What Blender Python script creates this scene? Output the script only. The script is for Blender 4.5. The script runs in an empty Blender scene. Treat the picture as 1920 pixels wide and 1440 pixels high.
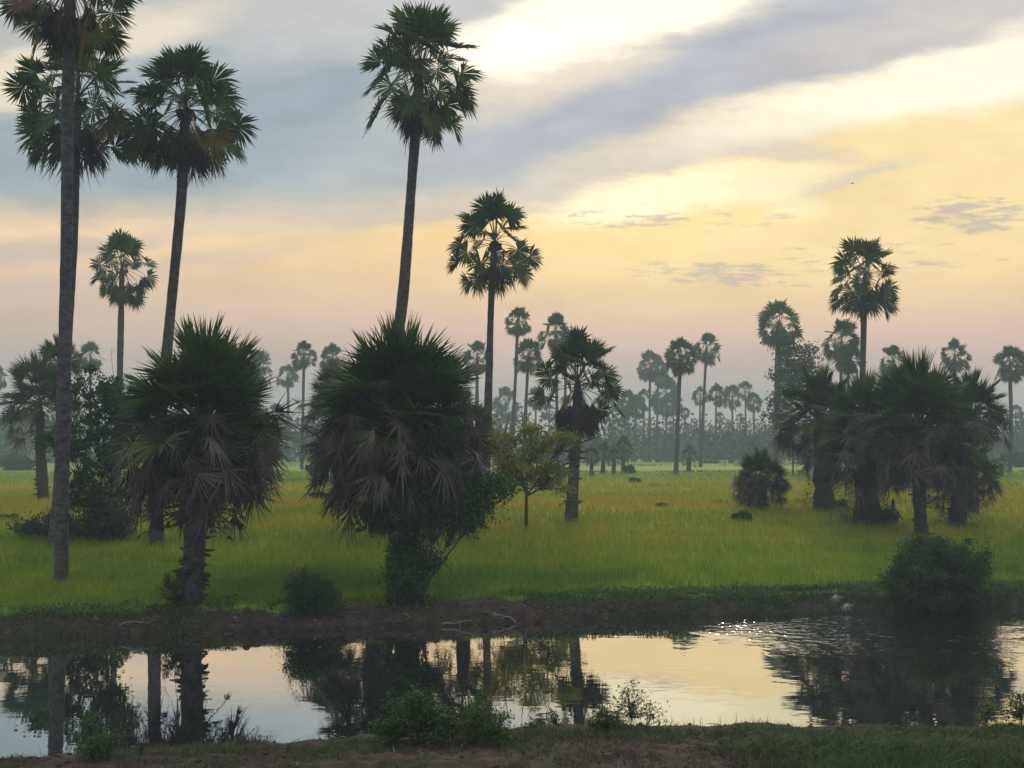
import bpy, math
import numpy as np
from mathutils import Vector
R = math.radians
sc = bpy.context.scene
# ------------------------------------------------------------------ camera
FPX, HZ, CAMZ = 2060.0, 840.0, 3.3
PITCH = math.atan((HZ - 720) / FPX)
cam = bpy.data.cameras.new('camera'); camo = bpy.data.objects.new('camera', cam)
sc.collection.objects.link(camo); sc.camera = camo
cam.sensor_width = 36; cam.lens = 36 * FPX / 1920; cam.clip_end = 5000; cam.clip_start = 0.1
camo.location = (0, 0, CAMZ); camo.rotation_euler = (math.pi / 2 + PITCH, 0, 0)
sc.view_settings.view_transform = 'Standard'; sc.view_settings.look = 'None'
sc.view_settings.exposure = 0.0; sc.view_settings.gamma = 1
sc.render.engine = 'CYCLES'
sc.cycles.use_denoising = True
sc.cycles.max_bounces = 6; sc.cycles.diffuse_bounces = 3; sc.cycles.glossy_bounces = 3
sc.cycles.transmission_bounces = 3; sc.cycles.volume_bounces = 1; sc.cycles.transparent_max_bounces = 4

def lin(c):
    return tuple(((v / 255) / 12.92 if v / 255 <= .04045 else ((v / 255 + .055) / 1.055) ** 2.4) for v in c)

# ------------------------------------------------------------------ sun
SUN_EL, SUN_AZ = 22.0, 5.0          # behind the cloud gap at the top of the picture
sun = bpy.data.lights.new('sun', 'SUN'); suno = bpy.data.objects.new('sun', sun); sc.collection.objects.link(suno)
sun.energy = 1.3; sun.angle = R(12); sun.color = (1, .86, .66)
suno.rotation_euler = (R(90 - SUN_EL), 0, R(180 - SUN_AZ))
suno.location = (0, 0, 40)

# ------------------------------------------------------------------ world: dusk cloud sky
W = bpy.data.worlds.new('World'); sc.world = W; W.use_nodes = True
wt = W.node_tree; wt.nodes.clear()
def N(tree, typ, ins=None, **kw):
    n = tree.nodes.new(typ)
    for k, v in kw.items(): setattr(n, k, v)
    for k, v in (ins or {}).items():
        s = n.inputs[k]
        if isinstance(v, bpy.types.NodeSocket): tree.links.new(v, s)
        else: s.default_value = v
    return n
def M(tree, op, a, b=None, c=None, clamp=False):
    n = tree.nodes.new('ShaderNodeMath'); n.operation = op; n.use_clamp = clamp
    for i, v in enumerate((a, b, c)):
        if v is None: continue
        if isinstance(v, bpy.types.NodeSocket): tree.links.new(v, n.inputs[i])
        else: n.inputs[i].default_value = v
    return n.outputs[0]
def mixc(tree, f, a, b):
    n = tree.nodes.new('ShaderNodeMix'); n.data_type = 'RGBA'
    for i, v in ((0, f), (6, a), (7, b)):
        if isinstance(v, bpy.types.NodeSocket): tree.links.new(v, n.inputs[i])
        else: n.inputs[i].default_value = v if i == 0 else (tuple(v) + (1,))[:4]
    return n.outputs[2]
def ramp(tree, f, stops):
    n = tree.nodes.new('ShaderNodeValToRGB'); cr = n.color_ramp
    while len(cr.elements) < len(stops): cr.elements.new(.5)
    for e, (p, c) in zip(cr.elements, stops): e.position = p; e.color = tuple(c) + (1,)
    tree.links.new(f, n.inputs[0]); return n.outputs[0]
tc = N(wt, 'ShaderNodeTexCoord')
sep = N(wt, 'ShaderNodeSeparateXYZ', {0: tc.outputs['Generated']})
X, Y, Z = sep.outputs
Yc = M(wt, 'MAXIMUM', Y, 0.12)
# direction -> units in which 1000 = tan(angle) 1000/2060, measured from due north at the horizon
U = M(wt, 'MULTIPLY_ADD', M(wt, 'DIVIDE', X, Yc), 2060.0, 960.0)
V = M(wt, 'MULTIPLY_ADD', M(wt, 'DIVIDE', Z, Yc), -2060.0, 840.0)
uv = N(wt, 'ShaderNodeCombineXYZ', {0: U, 1: V, 2: 0.0}).outputs[0]
# domain warp, streaky along the cloud bands
m1 = N(wt, 'ShaderNodeMapping', {'Vector': uv, 'Rotation': (0, 0, R(14)), 'Scale': (.0016, .006, 1)}).outputs[0]
n1 = N(wt, 'ShaderNodeTexNoise', {'Vector': m1, 'Scale': 1.0, 'Detail': 5.0, 'Roughness': .55, 'Distortion': .4})
wsub = N(wt, 'ShaderNodeVectorMath', {0: n1.outputs['Color'], 1: (.5, .5, .5)}, operation='SUBTRACT').outputs[0]
wmul = N(wt, 'ShaderNodeVectorMath', {0: wsub, 1: (260, 95, 0)}, operation='MULTIPLY').outputs[0]
n1b = N(wt, 'ShaderNodeTexNoise', {'Vector': N(wt, 'ShaderNodeMapping', {'Vector': uv, 'Rotation': (0, 0, R(12)), 'Scale': (.006, .018, 1)}).outputs[0], 'Scale': 1.0, 'Detail': 5.0, 'Roughness': .6})
wb = N(wt, 'ShaderNodeVectorMath', {0: N(wt, 'ShaderNodeVectorMath', {0: n1b.outputs['Color'], 1: (.5, .5, .5)}, operation='SUBTRACT').outputs[0], 1: (110, 60, 0)}, operation='MULTIPLY').outputs[0]
wmul = N(wt, 'ShaderNodeVectorMath', {0: wmul, 1: wb}, operation='ADD').outputs[0]
uvw = N(wt, 'ShaderNodeVectorMath', {0: uv, 1: wmul}, operation='ADD').outputs[0]
# base vertical gradient
base = ramp(wt, M(wt, 'DIVIDE', M(wt, 'SUBTRACT', 900.0, V), 1800.0, clamp=True), [
    (0.0, lin((192, 178, 174))), (.09, lin((186, 177, 178))), (.125, lin((206, 184, 178))), (.165, lin((228, 196, 174))),
    (.21, lin((243, 209, 164))), (.255, lin((253, 219, 160))), (.305, lin((250, 225, 172))), (.37, lin((222, 214, 200))),
    (.47, lin((196, 199, 203))), (.6, lin((186, 190, 198))), (1.0, lin((150, 160, 176)))])
leftg = N(wt, 'ShaderNodeMapRange', {'Value': U, 1: 900.0, 2: -150.0, 3: 0.0, 4: .62}, clamp=True).outputs[0]
col = mixc(wt, leftg, base, ramp(wt, M(wt, 'DIVIDE', M(wt, 'SUBTRACT', 900.0, V), 900.0, clamp=True), [
    (0, lin((160, 158, 158))), (.25, lin((158, 160, 163))), (.36, lin((190, 176, 172))), (.5, lin((222, 200, 182))), (.62, lin((170, 176, 182)))]))
def patch(cx, cy, rx, ry, rot, c, k=1.0, soft=.45, gain=1.0):
    """one soft elliptical cloud or gap"""
    global col
    mp = N(wt, 'ShaderNodeMapping', {'Vector': uvw, 'Location': (cx, cy, 0), 'Rotation': (0, 0, R(rot)), 'Scale': (rx, ry, 1)}, vector_type='TEXTURE')
    ln = N(wt, 'ShaderNodeVectorMath', {0: mp.outputs[0]}, operation='LENGTH').outputs[1]
    f = N(wt, 'ShaderNodeMapRange', {'Value': ln, 1: 1.0 + soft, 2: 1.0 - soft, 3: 0.0, 4: k}, interpolation_type='SMOOTHSTEP').outputs[0]
    col = mixc(wt, f, col, tuple(v * gain for v in lin(c)))
PATCHES = [
    (300, 420, 620, 34, -2, (240, 214, 182), .7, .8),
    (60, 470, 260, 26, -9, (192, 182, 176), .7, .7),
    (300, 505, 330, 18, -8, (205, 190, 178), .55, .8),
    (70, 560, 260, 20, -6, (206, 187, 178), .5, .8),
    (1750, 330, 620, 190, -12, (253, 228, 172), .9, .6),
    (380, 225, 760, 150, -2, (154, 170, 183), 1, .3),
    (1000, 250, 520, 110, -12, (180, 189, 198), .9, .45),
    (1400, 115, 640, 80, -16, (176, 182, 196), 1, .30),
    (1180, 315, 330, 36, -12, (212, 205, 196), .8, .6),
    (1800, 15, 330, 50, -14, (206, 201, 200), .85, .7),
    (560, 40, 230, 70, -8, (190, 194, 200), .6, .8),
    (1000, 95, 260, 80, -18, (238, 226, 205), .8, .6),
    (1130, 15, 290, 62, -16, (255, 252, 238), 1, .38, 1.2),
    (1290, -70, 260, 90, -16, (255, 248, 228), .9, .5, 1.2),
    (1360, 215, 260, 26, -16, (240, 224, 196), .7, .8),
    (1640, 165, 330, 46, -16, (255, 249, 226), 1, .6, 1.05),
    (1860, 120, 220, 60, -18, (255, 249, 230), 1, .5, 1.05),
    (1440, 222, 130, 22, -8, (255, 247, 222), .8, .8),
    (1250, 440, 330, 70, -6, (255, 229, 166), .6, .7, 1.05),
    (1260, 372, 270, 38, -8, (255, 247, 210), 1, .5, 1.12),
    (1440, 355, 110, 36, 18, (255, 247, 205), .9, .6, 1.02),
    (1470, 285, 95, 20, 6, (219, 208, 196), .75, .7),
    (1610, 325, 90, 18, -22, (218, 210, 198), .7, .8),
    (225, 45, 150, 50, -12, (232, 224, 208), .9, .8),
    (0, 140, 80, 60, -12, (236, 226, 204), .9, .6),
    (20, 45, 90, 24, -20, (186, 188, 192), .8, .6),
    (820, 408, 260, 16, -4, (206, 196, 188), .5, .8),
]
for p in PATCHES: patch(*p)
# small flat cloud scraps, low in the warm part
m2 = N(wt, 'ShaderNodeMapping', {'Vector': uv, 'Rotation': (0, 0, R(-3)), 'Scale': (.013, .070, 1)}).outputs[0]
n2 = N(wt, 'ShaderNodeTexNoise', {'Vector': m2, 'Scale': 1.0, 'Detail': 7.0, 'Roughness': .68})
def region(cx, cy, rx, ry, rot=0):
    mp = N(wt, 'ShaderNodeMapping', {'Vector': uv, 'Location': (cx, cy, 0), 'Rotation': (0, 0, R(rot)), 'Scale': (rx, ry, 1)}, vector_type='TEXTURE')
    ln = N(wt, 'ShaderNodeVectorMath', {0: mp.outputs[0]}, operation='LENGTH').outputs[1]
    return N(wt, 'ShaderNodeMapRange', {'Value': ln, 1: 1.3, 2: 0.2, 3: 0.0, 4: 1.0}, interpolation_type='SMOOTHSTEP').outputs[0]
reg = M(wt, 'MAXIMUM', region(1360, 512, 250, 40, 4), region(1840, 400, 210, 60))
reg = M(wt, 'MAXIMUM', reg, M(wt, 'MULTIPLY', region(1250, 405, 460, 42), .80))
reg = M(wt, 'MAXIMUM', reg, M(wt, 'MULTIPLY', region(1640, 480, 420, 60), .72))
thr = M(wt, 'MULTIPLY_ADD', reg, -.37, .77)
scr = M(wt, 'MULTIPLY', M(wt, 'SUBTRACT', n2.outputs[0], thr), 8.0, clamp=True)
col = mixc(wt, M(wt, 'MULTIPLY', scr, .62), col, lin((176, 172, 178)))
# broad soft mottling of all the cloud
n3 = N(wt, 'ShaderNodeTexNoise', {'Vector': N(wt, 'ShaderNodeMapping', {'Vector': uv, 'Rotation': (0, 0, R(14)), 'Scale': (.002, .008, 1)}).outputs[0], 'Scale': 1.0, 'Detail': 7.0, 'Roughness': .6})
mot = N(wt, 'ShaderNodeMapRange', {'Value': n3.outputs[0], 1: .3, 2: .7, 3: .91, 4: 1.08}).outputs[0]
n4 = N(wt, 'ShaderNodeTexNoise', {'Vector': N(wt, 'ShaderNodeMapping', {'Vector': uvw, 'Rotation': (0, 0, R(10)), 'Scale': (.0075, .022, 1)}).outputs[0], 'Scale': 1.0, 'Detail': 6.0, 'Roughness': .62, 'Distortion': .5})
lowm = N(wt, 'ShaderNodeMapRange', {'Value': V, 1: 720.0, 2: 420.0, 3: .0, 4: .30}, clamp=True).outputs[0]
mot = M(wt, 'MULTIPLY', mot, M(wt, 'MULTIPLY_ADD', M(wt, 'SUBTRACT', n4.outputs[0], .5), lowm, 1.0))
col = N(wt, 'ShaderNodeVectorMath', {0: col, 3: mot}, operation='SCALE').outputs[0]
# away from the view: an even grey-blue dusk overcast over the clear Nishita sky
sky = N(wt, 'ShaderNodeTexSky', sky_type='NISHITA'); sky.sun_disc = False
sky.sun_elevation = R(SUN_EL); sky.sun_rotation = R(SUN_AZ); sky.dust_density = 3; sky.air_density = 1.2
nish = N(wt, 'ShaderNodeVectorMath', {0: sky.outputs[0], 3: .05}, operation='SCALE').outputs[0]
# an overcast dome is brightest overhead
zen = N(wt, 'ShaderNodeMapRange', {'Value': Z, 1: .30, 2: .85, 3: .80, 4: 2.9}, interpolation_type='SMOOTHSTEP').outputs[0]
dull = mixc(wt, .15, lin((186, 188, 194)), nish)
dull = N(wt, 'ShaderNodeVectorMath', {0: dull, 3: zen}, operation='SCALE').outputs[0]
back = N(wt, 'ShaderNodeMapRange', {'Value': Y, 1: .5, 2: .12, 3: 0.0, 4: 1.0}, interpolation_type='SMOOTHSTEP').outputs[0]
col = N(wt, 'ShaderNodeVectorMath', {0: col, 1: (1.17, 1.125, 1.05)}, operation='MULTIPLY').outputs[0]
high = N(wt, 'ShaderNodeMapRange', {'Value': Z, 1: .42, 2: .75, 3: 0.0, 4: 1.0}, interpolation_type='SMOOTHSTEP').outputs[0]
col = mixc(wt, M(wt, 'MAXIMUM', back, high), col, dull)
bg = N(wt, 'ShaderNodeBackground', {'Color': col, 'Strength': 1.0})
N(wt, 'ShaderNodeOutputWorld', {0: bg.outputs[0]})

# ------------------------------------------------------------------ helpers
rng = np.random.default_rng(7)
col_main = sc.collection
def link(o, parent=None):
    col_main.objects.link(o)
    if parent is not None: o.parent = parent
    return o
def tag(o, label=None, cat=None, group=None, kind=None):
    if label: o['label'] = label
    if cat: o['category'] = cat
    if group: o['group'] = group
    if kind: o['kind'] = kind
    return o
def empty(name, loc, label, cat, group=None):
    o = bpy.data.objects.new(name, None); o.location = loc; link(o)
    return tag(o, label, cat, group)
class MB:
    """collects vertex / face arrays, builds ONE mesh object"""
    def __init__(s): s.v = []; s.f3 = []; s.f4 = []; s.t = []; s.n = 0
    def add(s, v, f, tint=0.0):
        v = np.asarray(v, float); f = np.asarray(f, int)
        if len(v) == 0: return
        (s.f3 if f.shape[1] == 3 else s.f4).append(f + s.n)
        s.v.append(v); s.n += len(v)
        s.t.append(np.broadcast_to(np.asarray(tint, float), (len(v),)))
    def build(s, name, mat, parent=None, origin=(0, 0, 0), smooth=False):
        v = np.concatenate(s.v) - np.asarray(origin)
        f3 = np.concatenate(s.f3) if s.f3 else np.zeros((0, 3), int)
        f4 = np.concatenate(s.f4) if s.f4 else np.zeros((0, 4), int)
        me = bpy.data.meshes.new(name)
        nl = f3.size + f4.size; nf = len(f3) + len(f4)
        me.vertices.add(len(v)); me.vertices.foreach_set('co', v.astype(np.float32).ravel())
        me.loops.add(nl); me.loops.foreach_set('vertex_index', np.concatenate([f3.ravel(), f4.ravel()]).astype(np.int32))
        me.polygons.add(nf)
        tot = np.concatenate([np.full(len(f3), 3), np.full(len(f4), 4)]).astype(np.int32)
        st = np.concatenate([[0], np.cumsum(tot)[:-1]]).astype(np.int32)
        me.polygons.foreach_set('loop_start', st); me.polygons.foreach_set('loop_total', tot)
        if smooth: me.polygons.foreach_set('use_smooth', np.ones(nf, bool))
        me.update(calc_edges=True)
        a = me.attributes.new('tint', 'FLOAT', 'POINT'); a.data.foreach_set('value', np.concatenate(s.t).astype(np.float32))
        me.materials.append(mat)
        o = bpy.data.objects.new(name, me); link(o, parent)
        if parent is None: o.location = origin
        return o
def unit(v): v = np.asarray(v, float); return v / (np.linalg.norm(v) + 1e-9)
def tube(mb, pts, rad, sides=6, tint=0.0, cap=False):
    pts = np.asarray(pts, float); rad = np.broadcast_to(np.asarray(rad, float), (len(pts),))
    tan = np.gradient(pts, axis=0); tan /= np.linalg.norm(tan, axis=1)[:, None] + 1e-9
    ref = np.array([0, 0, 1.]) if abs(tan[0][2]) < .9 else np.array([1., 0, 0])
    s = np.cross(tan, ref); s /= np.linalg.norm(s, axis=1)[:, None] + 1e-9
    b = np.cross(tan, s)
    a = np.arange(sides) * 2 * np.pi / sides
    ring = pts[:, None] + rad[:, None, None] * (np.cos(a)[None, :, None] * s[:, None] + np.sin(a)[None, :, None] * b[:, None])
    v = ring.reshape(-1, 3)
    i = np.arange(len(pts) - 1)[:, None] * sides; j = np.arange(sides)[None]; k = (j + 1) % sides
    f = np.stack([i + j, i + k, i + sides + k, i + sides + j], -1).reshape(-1, 4)
    if isinstance(tint, np.ndarray): tint = np.repeat(tint, sides)
    mb.add(v, f, tint)
    if cap:
        c = len(v)
        mb.add(np.vstack([ring[-1], pts[-1:]]), np.stack([np.arange(sides), (np.arange(sides) + 1) % sides, np.full(sides, sides)], -1),
               tint if np.isscalar(tint) else tint[-1])
# value noise
_perm = np.random.default_rng(3).random((256, 256))
def vnoise(x, y):
    xi = np.floor(x).astype(int); yi = np.floor(y).astype(int); fx = x - xi; fy = y - yi
    fx = fx * fx * (3 - 2 * fx); fy = fy * fy * (3 - 2 * fy)
    g = lambda a, b: _perm[a % 256, b % 256]
    return (g(xi, yi) * (1 - fx) + g(xi + 1, yi) * fx) * (1 - fy) + (g(xi, yi + 1) * (1 - fx) + g(xi + 1, yi + 1) * fx) * fy
def fbm(x, y, o=4):
    s = 0; a = .5
    for k in range(o): s = s + a * (vnoise(x * 2 ** k + 17 * k, y * 2 ** k + 5 * k) - .5) * 2; a *= .5
    return s
# ------------------------------------------------------------------ terrain shape
WATER = -2.1
def sst(t): t = np.clip(t, 0, 1); return t * t * (3 - 2 * t)
def y_far(x):  return 30.9 + (np.clip(x, -60, 60) + 14.4) * .2 + .45 * fbm(np.asarray(x) * .35, np.asarray(x) * 0 + 3.1, 3)
def y_near(x):
    x = np.asarray(x, float)
    return np.minimum(18.55 + (np.clip(x, -60, 60) + 8.8) * .235, 20.75) + .35 * fbm(x * .5, x * 0 + 9.3, 3)
def gz(x, y):
    x = np.asarray(x, float); y = np.asarray(y, float)
    s = y - y_far(x)
    t = np.clip((s - 1.2) / 27, 0, 1)
    far = np.where(s < 1.3, -2.9 + 1.30 * sst((s + 1.0) / 2.3), -1.60 * (1 - t) ** 1.25)
    q = y_near(x) - y
    near = -2.9 + 1.1 * sst((q + 1.1) / 1.3)
    near = near + .16 * sst((q - 1.6) / 1.2) + .5 * sst((q - 6) / 8) + 1.1 * sst((q - 12) / 10)
    return np.where(y > 26, far, near)
def rough(x, y):
    s = y - y_far(x); q = y_near(x) - y
    amp = np.where(y > 26, .20 * sst((s + 1) / 1) * (1 - sst((s - 1.6) / 2)), .05 * sst((q + .6) / .8))
    dirt = np.where(y < 26, .24 * sst((q - 1.5) / .7), 0)
    return amp * fbm(x * 1.7, y * 1.7, 4) + dirt * np.abs(fbm(x * 2.6 + 40, y * 2.6, 4)) + .10 * np.where(y < 26, sst((q + .3) / .5), 0) * np.maximum(fbm(x * 1.1, y * 1.1 + 7, 3), 0)
UPV = np.array([0, -math.sin(PITCH), math.cos(PITCH)]); FWD = np.array([0, math.cos(PITCH), math.sin(PITCH)])
def ray(x, y):
    d = np.array([1., 0, 0]) * (x - 960) / FPX + UPV * (720 - y) / FPX + FWD
    return d / d[1]
def at(x, y, Yd):
    """world point seen at photo pixel (x, y) at distance Yd"""
    return np.array([0, 0, CAMZ]) + ray(x, y) * Yd
def foot(x, y):
    """world point where the pixel's ray meets the ground"""
    d = ray(x, y); Y0 = 13.0; last = 13.0
    while Y0 < 900:
        p = np.array([0, 0, CAMZ]) + d * Y0
        if p[2] < max(float(gz(p[0], p[1])), WATER) :
            lo, hi = last, Y0
            for _ in range(30):
                m = (lo + hi) / 2; p = np.array([0, 0, CAMZ]) + d * m
                if p[2] < max(float(gz(p[0], p[1])), WATER): hi = m
                else: lo = m
            p[2] = float(gz(p[0], p[1])); return p
        last = Y0; Y0 *= 1.01
    p[2] = 0; return p

# ------------------------------------------------------------------ materials
def newmat(name):
    m = bpy.data.materials.new(name); m.use_nodes = True; m.node_tree.nodes.clear(); return m, m.node_tree
def out(t, sh): N(t, 'ShaderNodeOutputMaterial', {0: sh})
def principled(t, **k):
    return N(t, 'ShaderNodeBsdfPrincipled', {a.replace('_', ' '): b for a, b in k.items()})
def leafmat(name, stops, transl=.3, rough_=.55, scale=3.0):
    m, t = newmat(name)
    at_ = N(t, 'ShaderNodeAttribute', attribute_name='tint')
    pos = N(t, 'ShaderNodeNewGeometry')
    nz = N(t, 'ShaderNodeTexNoise', {'Vector': pos.outputs['Position'], 'Scale': scale, 'Detail': 3.0})
    f = M(t, 'ADD', at_.outputs['Fac'], M(t, 'MULTIPLY', M(t, 'SUBTRACT', nz.outputs[0], .5), .5), clamp=True)
    c = ramp(t, f, stops)
    p = principled(t, Base_Color=c, Roughness=rough_, Specular_IOR_Level=.25)
    tr = N(t, 'ShaderNodeBsdfTranslucent', {0: c})
    out(t, N(t, 'ShaderNodeMixShader', {0: transl, 1: p.outputs[0], 2: tr.outputs[0]}).outputs[0])
    return m
M_LEAF = leafmat('palm_leaf', [(0, (.007, .022, .005)), (.32, (.024, .062, .010)), (.6, (.055, .105, .016)), (.85, (.12, .12, .025)), (1, (.13, .065, .025))], .35)
M_DEAD = leafmat('dry_palm_leaf', [(0, (.022, .016, .012)), (.35, (.065, .049, .040)), (.65, (.14, .115, .105)), (1, (.32, .29, .28))], .12)
M_BUSH = leafmat('shrub_leaf', [(0, (.007, .022, .005)), (.4, (.020, .052, .010)), (.75, (.048, .10, .016)), (1, (.12, .15, .03))], .25)
M_VINE = leafmat('broad_leaf', [(0, (.010, .034, .008)), (.5, (.024, .078, .012)), (1, (.06, .14, .02))], .3)
M_YEL = leafmat('yellowing_leaf', [(0, (.06, .11, .02)), (.45, (.17, .22, .03)), (.8, (.34, .27, .03)), (1, (.42, .27, .03))], .5)
M_WEED = leafmat('bank_weed_leaf', [(0, (.008, .026, .007)), (.5, (.028, .075, .015)), (1, (.08, .14, .035))], .3)
M_TURF = leafmat('bank_turf_leaf', [(0, (.035, .026, .018)), (.32, (.075, .055, .036)), (.45, (.03, .055, .012)), (.7, (.045, .090, .016)), (1, (.09, .14, .03))], .25, scale=1.2)
M_PETI = leafmat('petiole', [(0, (.05, .075, .02)), (1, (.11, .12, .04))], .0)

def barkmat(name, c1, c2, ring=0.0, sc_=8.0):
    m, t = newmat(name)
    tc_ = N(t, 'ShaderNodeTexCoord')
    mp = N(t, 'ShaderNodeMapping', {'Vector': tc_.outputs['Object'], 'Scale': (1, 1, .35 if not ring else 1.6)})
    nz = N(t, 'ShaderNodeTexNoise', {'Vector': mp.outputs[0], 'Scale': sc_, 'Detail': 8.0, 'Roughness': .65})
    c = ramp(t, nz.outputs[0], [(.3, c1), (.7, c2)])
    wv = N(t, 'ShaderNodeTexWave', {'Vector': tc_.outputs['Object'], 'Scale': 1.7, 'Distortion': 6.0, 'Detail': 5.0, 'Detail Scale': 2.0}, bands_direction='Z')
    h = M(t, 'ADD', M(t, 'MULTIPLY', wv.outputs['Fac'], ring), nz.outputs[0])
    big = N(t, 'ShaderNodeTexNoise', {'Vector': tc_.outputs['Object'], 'Scale': .8, 'Detail': 3.0})
    c = mixc(t, M(t, 'MULTIPLY', big.outputs[0], .5), c, c1)
    b = N(t, 'ShaderNodeBump', {'Height': h, 'Strength': .8, 'Distance': .05})
    out(t, principled(t, Base_Color=c, Roughness=.85, Normal=b.outputs[0], Specular_IOR_Level=.2).outputs[0])
    return m
M_TRUNK = barkmat('palm_trunk', (.020, .019, .021), (.15, .14, .145), .22, 4.0)
M_TRUNKB = barkmat('rough_palm_trunk', (.02, .018, .018), (.11, .10, .10), .3, 5.0)
M_WOOD = barkmat('bark', (.03, .026, .022), (.09, .08, .07))
M_PALE = barkmat('dead_wood', (.10, .085, .07), (.34, .31, .28))
M_DARKW = barkmat('wet_post_wood', (.012, .011, .010), (.035, .03, .028))

def field_color(t, pos):
    """ripening rice: bands of green and straw yellow that run across the field"""
    mp = N(t, 'ShaderNodeMapping', {'Vector': pos, 'Scale': (.018, .075, 1)})
    nz = N(t, 'ShaderNodeTexNoise', {'Vector': mp.outputs[0], 'Scale': 1.0, 'Detail': 4.0, 'Roughness': .6})
    nz2 = N(t, 'ShaderNodeTexNoise', {'Vector': pos, 'Scale': .6, 'Detail': 4.0})
    sp = N(t, 'ShaderNodeSeparateXYZ', {0: pos})
    yg = ramp(t, M(t, 'DIVIDE', sp.outputs[1], 220.0, clamp=True), [
        (.0, (.08,) * 3), (.165, (.10,) * 3), (.182, (.30,) * 3), (.195, (.34,) * 3), (.212, (.16,) * 3), (.235, (.62,) * 3), (.33, (.72,) * 3), (.36, (.48,) * 3), (.44, (.64,) * 3), (.58, (.18,) * 3), (.8, (.42,) * 3), (1, (.25,) * 3)])
    f = M(t, 'ADD', yg, M(t, 'ADD', M(t, 'MULTIPLY', M(t, 'SUBTRACT', nz.outputs[0], .5), 2.2), M(t, 'MULTIPLY', M(t, 'SUBTRACT', nz2.outputs[0], .5), 1.0)), clamp=True)
    return ramp(t, f, [(0, (.095, .205, .008)), (.35, (.190, .300, .008)), (.65, (.30, .315, .012)), (1, (.42, .31, .03))])
m, t = newmat('rice_blades'); M_RICE = m
g = N(t, 'ShaderNodeNewGeometry')
at_ = N(t, 'ShaderNodeAttribute', attribute_name='tint')
c = field_color(t, g.outputs['Position'])
c = mixc(t, M(t, 'MULTIPLY', at_.outputs['Fac'], .55), c, (.30, .25, .04))
k = N(t, 'ShaderNodeMapRange', {'Value': at_.outputs['Fac'], 1: 0.0, 2: .4, 3: .75, 4: 1.1}).outputs[0]
c = N(t, 'ShaderNodeVectorMath', {0: c, 3: k}, operation='SCALE').outputs[0]
p = principled(t, Base_Color=c, Roughness=.6, Specular_IOR_Level=.2)
out(t, N(t, 'ShaderNodeMixShader', {0: .45, 1: p.outputs[0], 2: N(t, 'ShaderNodeBsdfTranslucent', {0: c}).outputs[0]}).outputs[0])

m, t = newmat('field_ground'); M_GROUND = m
g = N(t, 'ShaderNodeNewGeometry'); pos = g.outputs['Position']
at_ = N(t, 'ShaderNodeAttribute', attribute_name='tint')   # 1 on the banks, 0 on the field
fc = field_color(t, pos)
fine = N(t, 'ShaderNodeTexNoise', {'Vector': N(t, 'ShaderNodeMapping', {'Vector': pos, 'Scale': (6, 1.5, 1)}).outputs[0], 'Scale': 1.0, 'Detail': 6.0, 'Roughness': .7})
fc = N(t, 'ShaderNodeVectorMath', {0: fc, 3: N(t, 'ShaderNodeMapRange', {'Value': fine.outputs[0], 1: .3, 2: .7, 3: .55, 4: 1.05}).outputs[0]}, operation='SCALE').outputs[0]
nd = N(t, 'ShaderNodeTexNoise', {'Vector': pos, 'Scale': 2.2, 'Detail': 8.0, 'Roughness': .68})
dirt = ramp(t, nd.outputs[0], [(.28, (.017, .012, .009)), (.5, (.050, .033, .025)), (.66, (.088, .061, .046)), (.8, (.15, .115, .09))])
ng = N(t, 'ShaderNodeTexNoise', {'Vector': pos, 'Scale': .8, 'Detail': 5.0, 'Roughness': .6})
grassm = N(t, 'ShaderNodeMapRange', {'Value': ng.outputs[0], 1: .47, 2: .58, 3: 0.0, 4: .55}, clamp=True).outputs[0]
dirt = mixc(t, grassm, dirt, (.022, .040, .010))
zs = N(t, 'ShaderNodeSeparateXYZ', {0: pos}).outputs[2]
wet_shade = N(t, 'ShaderNodeMapRange', {'Value': M(t, 'ADD', zs, M(t, 'MULTIPLY', nd.outputs[0], .35)), 1: -1.72, 2: -1.95, 3: 0.0, 4: .75}, clamp=True).outputs[0]
dirt = mixc(t, wet_shade, dirt, (.012, .009, .007))   # muddy margin; shade also painted into the dirt where sky overlights the slope
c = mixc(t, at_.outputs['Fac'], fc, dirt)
bp = N(t, 'ShaderNodeBump', {'Height': nd.outputs[0], 'Strength': .7, 'Distance': .08})
out(t, principled(t, Base_Color=c, Roughness=.9, Normal=bp.outputs[0], Specular_IOR_Level=.15).outputs[0])

m, t = newmat('canal_water'); M_WATER = m
g = N(t, 'ShaderNodeNewGeometry'); pos = g.outputs['Position']
sp = N(t, 'ShaderNodeSeparateXYZ', {0: pos})
r1 = N(t, 'ShaderNodeTexNoise', {'Vector': N(t, 'ShaderNodeMapping', {'Vector': pos, 'Scale': (1.5, 2.6, 1)}).outputs[0], 'Scale': 1.0, 'Detail': 2.0, 'Roughness': .5})
r2 = N(t, 'ShaderNodeTexNoise', {'Vector': N(t, 'ShaderNodeMapping', {'Vector': pos, 'Scale': (2.6, 3.4, 1), 'Rotation': (0, 0, .25)}).outputs[0], 'Scale': 1.0, 'Detail': 2.0, 'Roughness': .5})
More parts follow.
